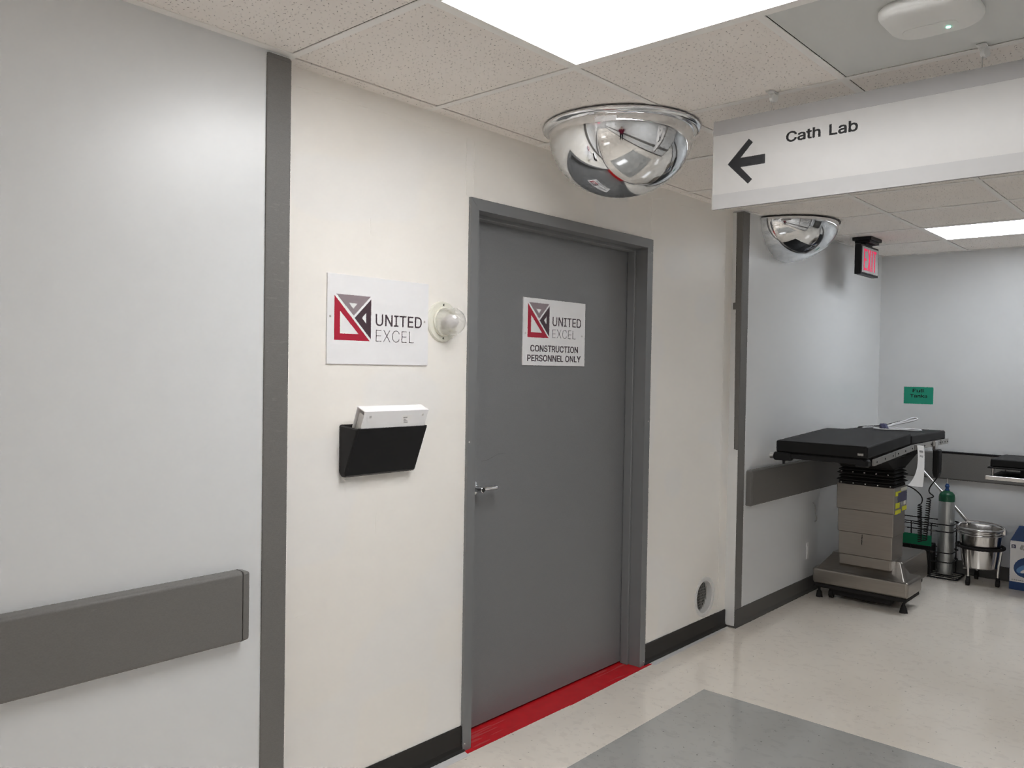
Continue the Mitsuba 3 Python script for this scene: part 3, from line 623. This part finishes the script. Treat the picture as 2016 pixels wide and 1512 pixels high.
# white cable on the pads
zt = 1.134
cp = [smooth_path([(6.03, 2.02, zt), (6.10, 1.96, zt+.004), (6.12, 1.90, zt+.012), (6.20, 1.86, zt+.03), (6.28, 1.80, zt+.055), (6.33, 1.76, zt+.072), (6.32, 1.74, zt+.070), (6.25, 1.80, zt+.040), (6.16, 1.87, zt+.016), (6.10, 1.88, zt+.004), (6.05, 1.80, zt), (6.03, 1.72, zt), (6.06, 1.655, zt), (6.12, 1.66, zt+.001), (6.12, 1.76, zt+.003), (6.09, 1.87, zt+.004), (6.02, 1.94, zt+.001), (5.98, 1.90, zt), (6.0, 1.80, zt+.001), (6.07, 1.70, zt+.007)], 8)]
k = thing('cable', 'looped white cable lying on the far pad of the operating table', 'cable')
part(k, 'cord', tube(cp[0], .0055, 8), cable_m, 40)
part(k, 'cord', tube(smooth_path([(6.06, 2.06, zt), (6.10, 1.99, zt+.008), (6.11, 1.92, zt+.016), (6.18, 1.885, zt+.026), (6.30, 1.82, zt+.048)], 8), .0045, 8), dark_m, 40, label='dark cord')
part(k, 'plug', hull_of(rbox(6.055, 6.11, 1.878, 1.915, zt-.004, zt+.034, .008), rbox(6.03, 6.07, 1.855, 1.89, zt-.004, zt+.012, .006)), navy_m, 40, label='dark blue connector')

# ------------------------------------------------------------------ tank, rack, box behind
k = thing('oxygen_tank', 'slim steel gas tank with a green shoulder standing in the wire rack', 'tank')
oc = (6.800, 1.648, .022)
part(k, 'cylinder', lathe([(0, 0), (.050, 0), (.055, .006), (.055, .545)], oc, 48), tank_m, 30)
part(k, 'shoulder', lathe([(.0552, .545), (.0555, .572)] + [(.018+.0375*math.cos(t), .575+.045*math.sin(t)) for t in np.linspace(0, 1.5, 10)] + [(.018, .626), (0, .626)], oc, 48), tankg_m, 35, label='dark green painted shoulder')
part(k, 'valve', lathe([(.016, .624), (.016, .634), (.012, .637), (.012, .650), (.016, .652), (.016, .662), (.011, .668), (.011, .676), (0, .678)], oc, 24), blue_m, 30, label='blue capped valve')
part(k, 'valve_stem', lathe([(.004, .675), (.004, .715), (0, .716)], oc, 10), shiny_m)
k = thing('wire_rack', 'black wire tank rack standing on the floor against the back wall', 'rack')
rx0, rx1, ry0, ry1 = 6.650, 6.900, 1.535, 2.06
def loop(x0, x1, y0, y1, z, r=.03, n=6):
    p = np.array(sbox(x0+r, y0+r, x1-r, y1-r).buffer(r, n).exterior.coords)[:-1]; return np.c_[p, np.full(len(p), z)]
part(k, 'floor_frame', tube(loop(rx0, rx1, ry0, ry1, .012), .006, 8, True), black_m, 40)
for x in (6.71, 6.77, 6.83): part(k, 'floor_wire', cyl((x, ry0, .013), (x, ry1, .013), .004, 8), black_m)
for z in (.405, .352): part(k, 'rail', tube(loop(rx0+.03, rx1, 1.580, ry1, z, .03), .0042, 8, True), black_m, 40)
for z in (.195, .125): part(k, 'rail', tube(loop(rx0+.03, rx1, 1.580, ry1, z, .03), .0042, 8, True), black_m, 40)
for x, y in ((rx0+.03, 1.72), (rx0+.03, 1.86), (rx0+.03, 2.03), (rx1, 1.72), (rx1, 2.03), (rx1, 1.6)): part(k, 'post', cyl((x, y, .012), (x, y, .405), .0045, 8), black_m)
part(k, 'nameplate', cbox(6.672, 6.676, 1.715, 2.055, .232, .312), green_m, label='green plate on the front')
for y in (1.70, 1.90):
    part(k, 'clip', cbox(6.664, 6.674, y-.012, y+.014, .348, .362), shiny_m); part(k, 'clip', cbox(6.664, 6.674, y, y+.02, .188, .200), shiny_m)
solo('black_crate', tri(man(rbox(6.70, 6.88, 1.735, 2.02, .018, .225, .008)) - man(cbox(6.712, 6.868, 1.747, 2.008, .03, .3))), rubber_m, 'black container inside the wire rack below the green plate', 'container', 35)

# ------------------------------------------------------------------ kick bucket with pole
k = thing('kick_bucket', 'stainless steel bucket in a wheeled stand against the back wall', 'bucket')
kc = (6.748, 1.406, 0)
prof = [(0, .122), (.100, .118), (.112, .126), (.128, .25), (.140, .395), (.146, .400), (.150, .405), (.150, .411), (.145, .414), (.138, .408), (.126, .26), (.110, .132), (0, .128)]
part(k, 'pail', lathe(prof, kc, 64), shiny_m, 30)
part(k, 'rim', tube([(kc[0]+.148*math.cos(t), kc[1]+.148*math.sin(t), .405) for t in np.arange(64)*2*math.pi/64], .006, 8, True), shiny_m, True)
prof = [(0, .372), (.138, .372), (.152, .380), (.157, .392), (.152, .398)]
for z in (.365, .382): part(k, 'band', tube([(kc[0]+.145*math.cos(t), kc[1]+.145*math.sin(t), z) for t in np.arange(64)*2*math.pi/64], .005, 8, True), shiny_m, True)
part(k, 'bumper_ring', tube([(kc[0]+.152*math.cos(t), kc[1]+.152*math.sin(t), .272) for t in np.arange(72)*2*math.pi/72], .011, 12, True), rubber_m, True, label='black bumper ring of the stand')
for a_ in [math.radians(x_) for x_ in (158, 256, 20)]:
    cx_, cy_ = kc[0]+.148*math.cos(a_), kc[1]+.148*math.sin(a_)
    fx, fy = kc[0]+.128*math.cos(a_), kc[1]+.128*math.sin(a_)
    q = part(k, 'leg', tube(smooth_path([(cx_, cy_, .268), (cx_*.6+fx*.4, cy_*.6+fy*.4, .20), (fx, fy, .11), (fx, fy, .052)], 5), .009, 10), shiny_m, 40)
    part(q, 'caster', cat(cyl((fx-.004, fy-.011, .028), (fx-.004, fy+.011, .028), .028, 20), cyl((fx, fy, .045), (fx, fy, .066), .013, 12)), rubber_m, 35)
part(k, 'cross_bar', tube([(kc[0]-.09, kc[1]+.09, .112), (kc[0]+.09, kc[1]-.09, .112)], .006, 8), shiny_m)
ba = np.linspace(-.1, math.pi+.1, 24)
part(k, 'bail_handle', tube([(kc[0]+.030+.04*math.sin(t), kc[1]-.15*math.cos(t), .405+.035*math.sin(t)) for t in ba], .005, 8), shiny_m, True)
for s in (-1, 1): part(k, 'handle_lug', rbox(kc[0]-.012, kc[0]+.016, kc[1]+s*.152-.010, kc[1]+s*.152+.010, .375, .412, .004), shiny_m, 35)
k = thing('leaning_pole', 'silver pole leaning in the steel bucket behind the gas tank', 'pole')
pa, pb = np.array([6.835, 1.4976, .413]), np.array([6.920, 1.8617, .783])
pm = pa + (pb-pa)*.60
part(k, 'lower_tube', cyl(pa, pm, .013, 20), shiny_m, 40)
part(k, 'upper_tube', cyl(pm, pb, .009, 20), shiny_m, 40)

# ------------------------------------------------------------------ glove box carton at the right edge
k = thing('carton', 'white and blue cardboard carton on the floor at the right edge', 'box')
cx0, cx1, cy0, cy1, cz = 6.730, 6.955, .83, 1.214, .350
part(k, 'body', hull_of(cbox(cx0, cx1, cy0, cy1, .0, cz-.01, .002), cbox(cx0, cx0+.01, cy0, cy1, .2, cz, .002), cbox(cx1-.01, cx1, cy0, cy1-.015, .2, cz+.075, .002)), blue_m)
part(k, 'front_print', cbox(cx0-.0008, cx0+.001, cy0+.002, cy1-.002, .058, cz-.002), white_m, label='white printed front')
def onf(p, e, mt, lab=None): part(k, 'print', on_x(p, cx0-.0006, e), mt, label=lab)
from shapely import affinity as aff
el = aff.rotate(aff.scale(Point(-1.105, .168).buffer(1.0, 32), .085, .070), 25)
onf(el, .0009, blue_m, 'blue oval')
onf(aff.rotate(aff.scale(Point(-1.115, .158).buffer(1.0, 24), .060, .028), 25), .0012, skyblue_m)
onf(aff.rotate(aff.scale(Point(-1.100, .150).buffer(1.0, 24), .050, .014), 25), .0015, white_m)
onf(sbox(-1.205, .295, -1.178, .322), .0009, navy_m); onf(text2d('b', -1.197, -1.186, .300, .317, True), .0012, white_m)
onf(aff.rotate(sbox(-1.150, .29, -1.132, .325), -20), .0009, slight_m); onf(aff.rotate(sbox(-1.128, .285, -1.112, .32), -30), .0009, slight_m)
for i in range(6): onf(sbox(-1.200+i*.013, .068, -1.191+i*.013, .074), .0009, sgrey_m)

# ------------------------------------------------------------------ second table at the right edge
k = thing('instrument_table', 'low black padded table with a steel side rail at the right edge', 'table')
part(k, 'pad', rbox(6.30, 6.74, .20, 1.267, .903, .957, .010), pad_m, 40)
part(k, 'top_rail', cbox(6.285, 6.75, .20, 1.280, .893, .904, .002), rubber_m)
part(k, 'side_rail', cbox(6.290, 6.300, .20, 1.292, .815, .842, .002), shiny_m, label='steel side rail')
part(k, 'frame', cat(cbox(6.30, 6.75, .22, 1.288, .818, .836, .003), cbox(6.36, 6.68, .5, 1.10, .836, .893)), rubber_m)
for x in (6.325, 6.71):
    for y in (1.255, 1.00, .70, .35): part(k, 'post', cyl((x, y, .835), (x, y, .895), .008, 12), shiny_m, 40)
part(k, 'column', rbox(6.42, 6.62, .40, .72, .25, .82, .012), steel_m, 35)
part(k, 'base', rbox(6.32, 6.74, .28, .82, .06, .26, .02), steel_m, 35)
part(k, 'skirt', cbox(6.36, 6.70, .32, .78, 0, .065, .01), rubber_m)

# far end of the corridor, seen in the mirrors only
struct('door_2', 'dark double door at the far side of the alcove', cbox(4.9, 6.5, -3.0, -2.95, 0, 2.1, .005), base_grey_m)
# ------------------------------------------------------------------ the photographer, seen in the dome mirrors
k = thing('person', 'person in a maroon shirt and dark trousers reflected in the large dome mirror', 'person')
PB = np.array([-.320, -.300, 0.0]); fx = np.array([.746, .666, 0]); rt = np.array([.666, -.746, 0])
def W3(r, f, z): return PB + rt*r + fx*f + np.array([0, 0, z])
def chain(js, res=.018, it=12):
    M = None
    for (a_, ra), (b_, rb) in js:
        h_ = man(hullpts(np.vstack([_ico*ra + a_, _ico*rb + b_]))); M = h_ if M is None else M + h_
    t_ = tri(M.refine_to_length(res)); t_.merge_vertices(); trimesh.smoothing.filter_taubin(t_, iterations=it); return t_
J = lambda r, f, z, rad: (W3(r, f, z), rad)
neck, head = J(0, .02, 1.44, .052), J(0, .045, 1.60, .082)
chin = J(0, .075, 1.545, .055)
body = [(neck, J(0, .03, 1.52, .05)), (J(0, .03, 1.53, .058), head), (chin, head), (head, J(0, .02, 1.635, .088)), (J(0, .125, 1.575, .012), J(0, .118, 1.605, .010)), (J(.085, .03, 1.585, .016), J(.085, .03, 1.61, .016)), (J(-.085, .03, 1.585, .016), J(-.085, .03, 1.61, .016)),
        (J(-.12, .0, 1.36, .075), J(.12, .0, 1.36, .075)), (J(0, .0, 1.38, .085), neck), (J(-.09, .01, 1.25, .105), J(.09, .01, 1.25, .105)), (J(-.12, 0, 1.36, .075), J(-.08, .01, 1.05, .10)), (J(.12, 0, 1.36, .075), J(.08, .01, 1.05, .10)), (J(-.08, .01, 1.05, .10), J(.08, .01, .92, .11)), (J(.08, .01, 1.05, .10), J(-.08, .01, .92, .11)), (J(0, .02, 1.20, .11), J(0, .01, .95, .11))]
legs = []
for s in (-1, 1):
    legs += [(J(s*.085, 0, .90, .095), J(s*.10, .02, .50, .060)), (J(s*.10, .02, .50, .058), J(s*.11, -.01, .085, .040)), (J(s*.11, -.02, .045, .040), J(s*.125, .13, .032, .030))]
arms = []
for s in (-1, 1):
    sh, elb, wr, pm_ = J(s*.185, 0, 1.385, .055), J(s*.235, .13, 1.185, .042), J(s*.105, .285, 1.43, .028), J(s*.088, .315, 1.475, .026)
    arms += [(J(s*.12, 0, 1.37, .065), sh), (sh, elb), (elb, wr), (wr, pm_)]
    for i, (dz, ln) in enumerate(((.040, .040), (.022, .046), (.004, .043), (-.014, .034))):
        f0, f1, f2 = W3(s*.082, .320, 1.485+dz*.6), W3(s*.074, .345, 1.500+dz), W3(s*.062, .350, 1.506+dz)
        arms += [((f0, .0095), (f1, .0088)), ((f1, .0088), (f2, .008))]
    arms += [((W3(s*.085, .315, 1.470), .012), (W3(s*.066, .318, 1.460), .010))]
part(k, 'body', chain(body + legs + arms, .016, 8), skin_m, True)
grow = lambda js, e: [((a_, ra+e), (b_, rb+e)) for (a_, ra), (b_, rb) in js]
sl = [x for x in arms if x[0][1] > .04 and x[1][1] > .04] + [((arms[2][0]), (arms[2][0][0]*.25+arms[2][1][0]*.75, .032)), ((arms[2+13][0]), (arms[15][0][0]*.25+arms[15][1][0]*.75, .032))]
part(k, 'shirt', chain(grow(body[7:], .012) + grow(sl, .010), .02, 8), shirt_m, True, label='maroon shirt')
part(k, 'trousers', chain(grow([(J(-.08, .01, .93, .11), J(.08, .01, .93, .11)), legs[0], legs[3]], .008) + grow([legs[1], legs[4]], .012), .02, 8), trouser_m, True, label='dark trousers')
for s in (0, 3): part(k, 'shoe', chain(grow([(J((-1 if s == 0 else 1)*.11, -.02, .05, .038), J((-1 if s == 0 else 1)*.125, .13, .040, .030))], .008), .015, 6), rubber_m, True)
hr = man(hullpts(np.vstack([_ico*.094 + W3(0, .018, 1.632), _ico*.088 + W3(0, .0, 1.60)]))) - man(hullpts(np.vstack([_ico*.075 + W3(0, .105, 1.575), _ico*.06 + W3(0, .115, 1.52)])))
part(k, 'hair', tri(hr.refine_to_length(.02)), hair_m, True, label='short dark hair')
for s in (-1, 1): part(k, 'eye', trimesh.creation.icosphere(1, .010).apply_translation(W3(s*.032, .115, 1.606)), white_m, True)
part(k, 'mouth', hull_of(_ico*.005 + W3(-.02, .122, 1.548), _ico*.005 + W3(.02, .122, 1.548)), red_m, True)
k = thing('phone', 'phone held up by the person in the maroon shirt', 'phone')
ph = cbox(-.070, .070, -.004, .004, -.036, .036, .002); c_ = EYE - FWD*.085 + np.array([0, 0, -.015])
Fm = np.stack([rt, fx, [0, 0, 1]], 1); ph.vertices = ph.vertices@Fm.T + c_
part(k, 'case', ph, screen_m)
scene['type'] = 'scene'
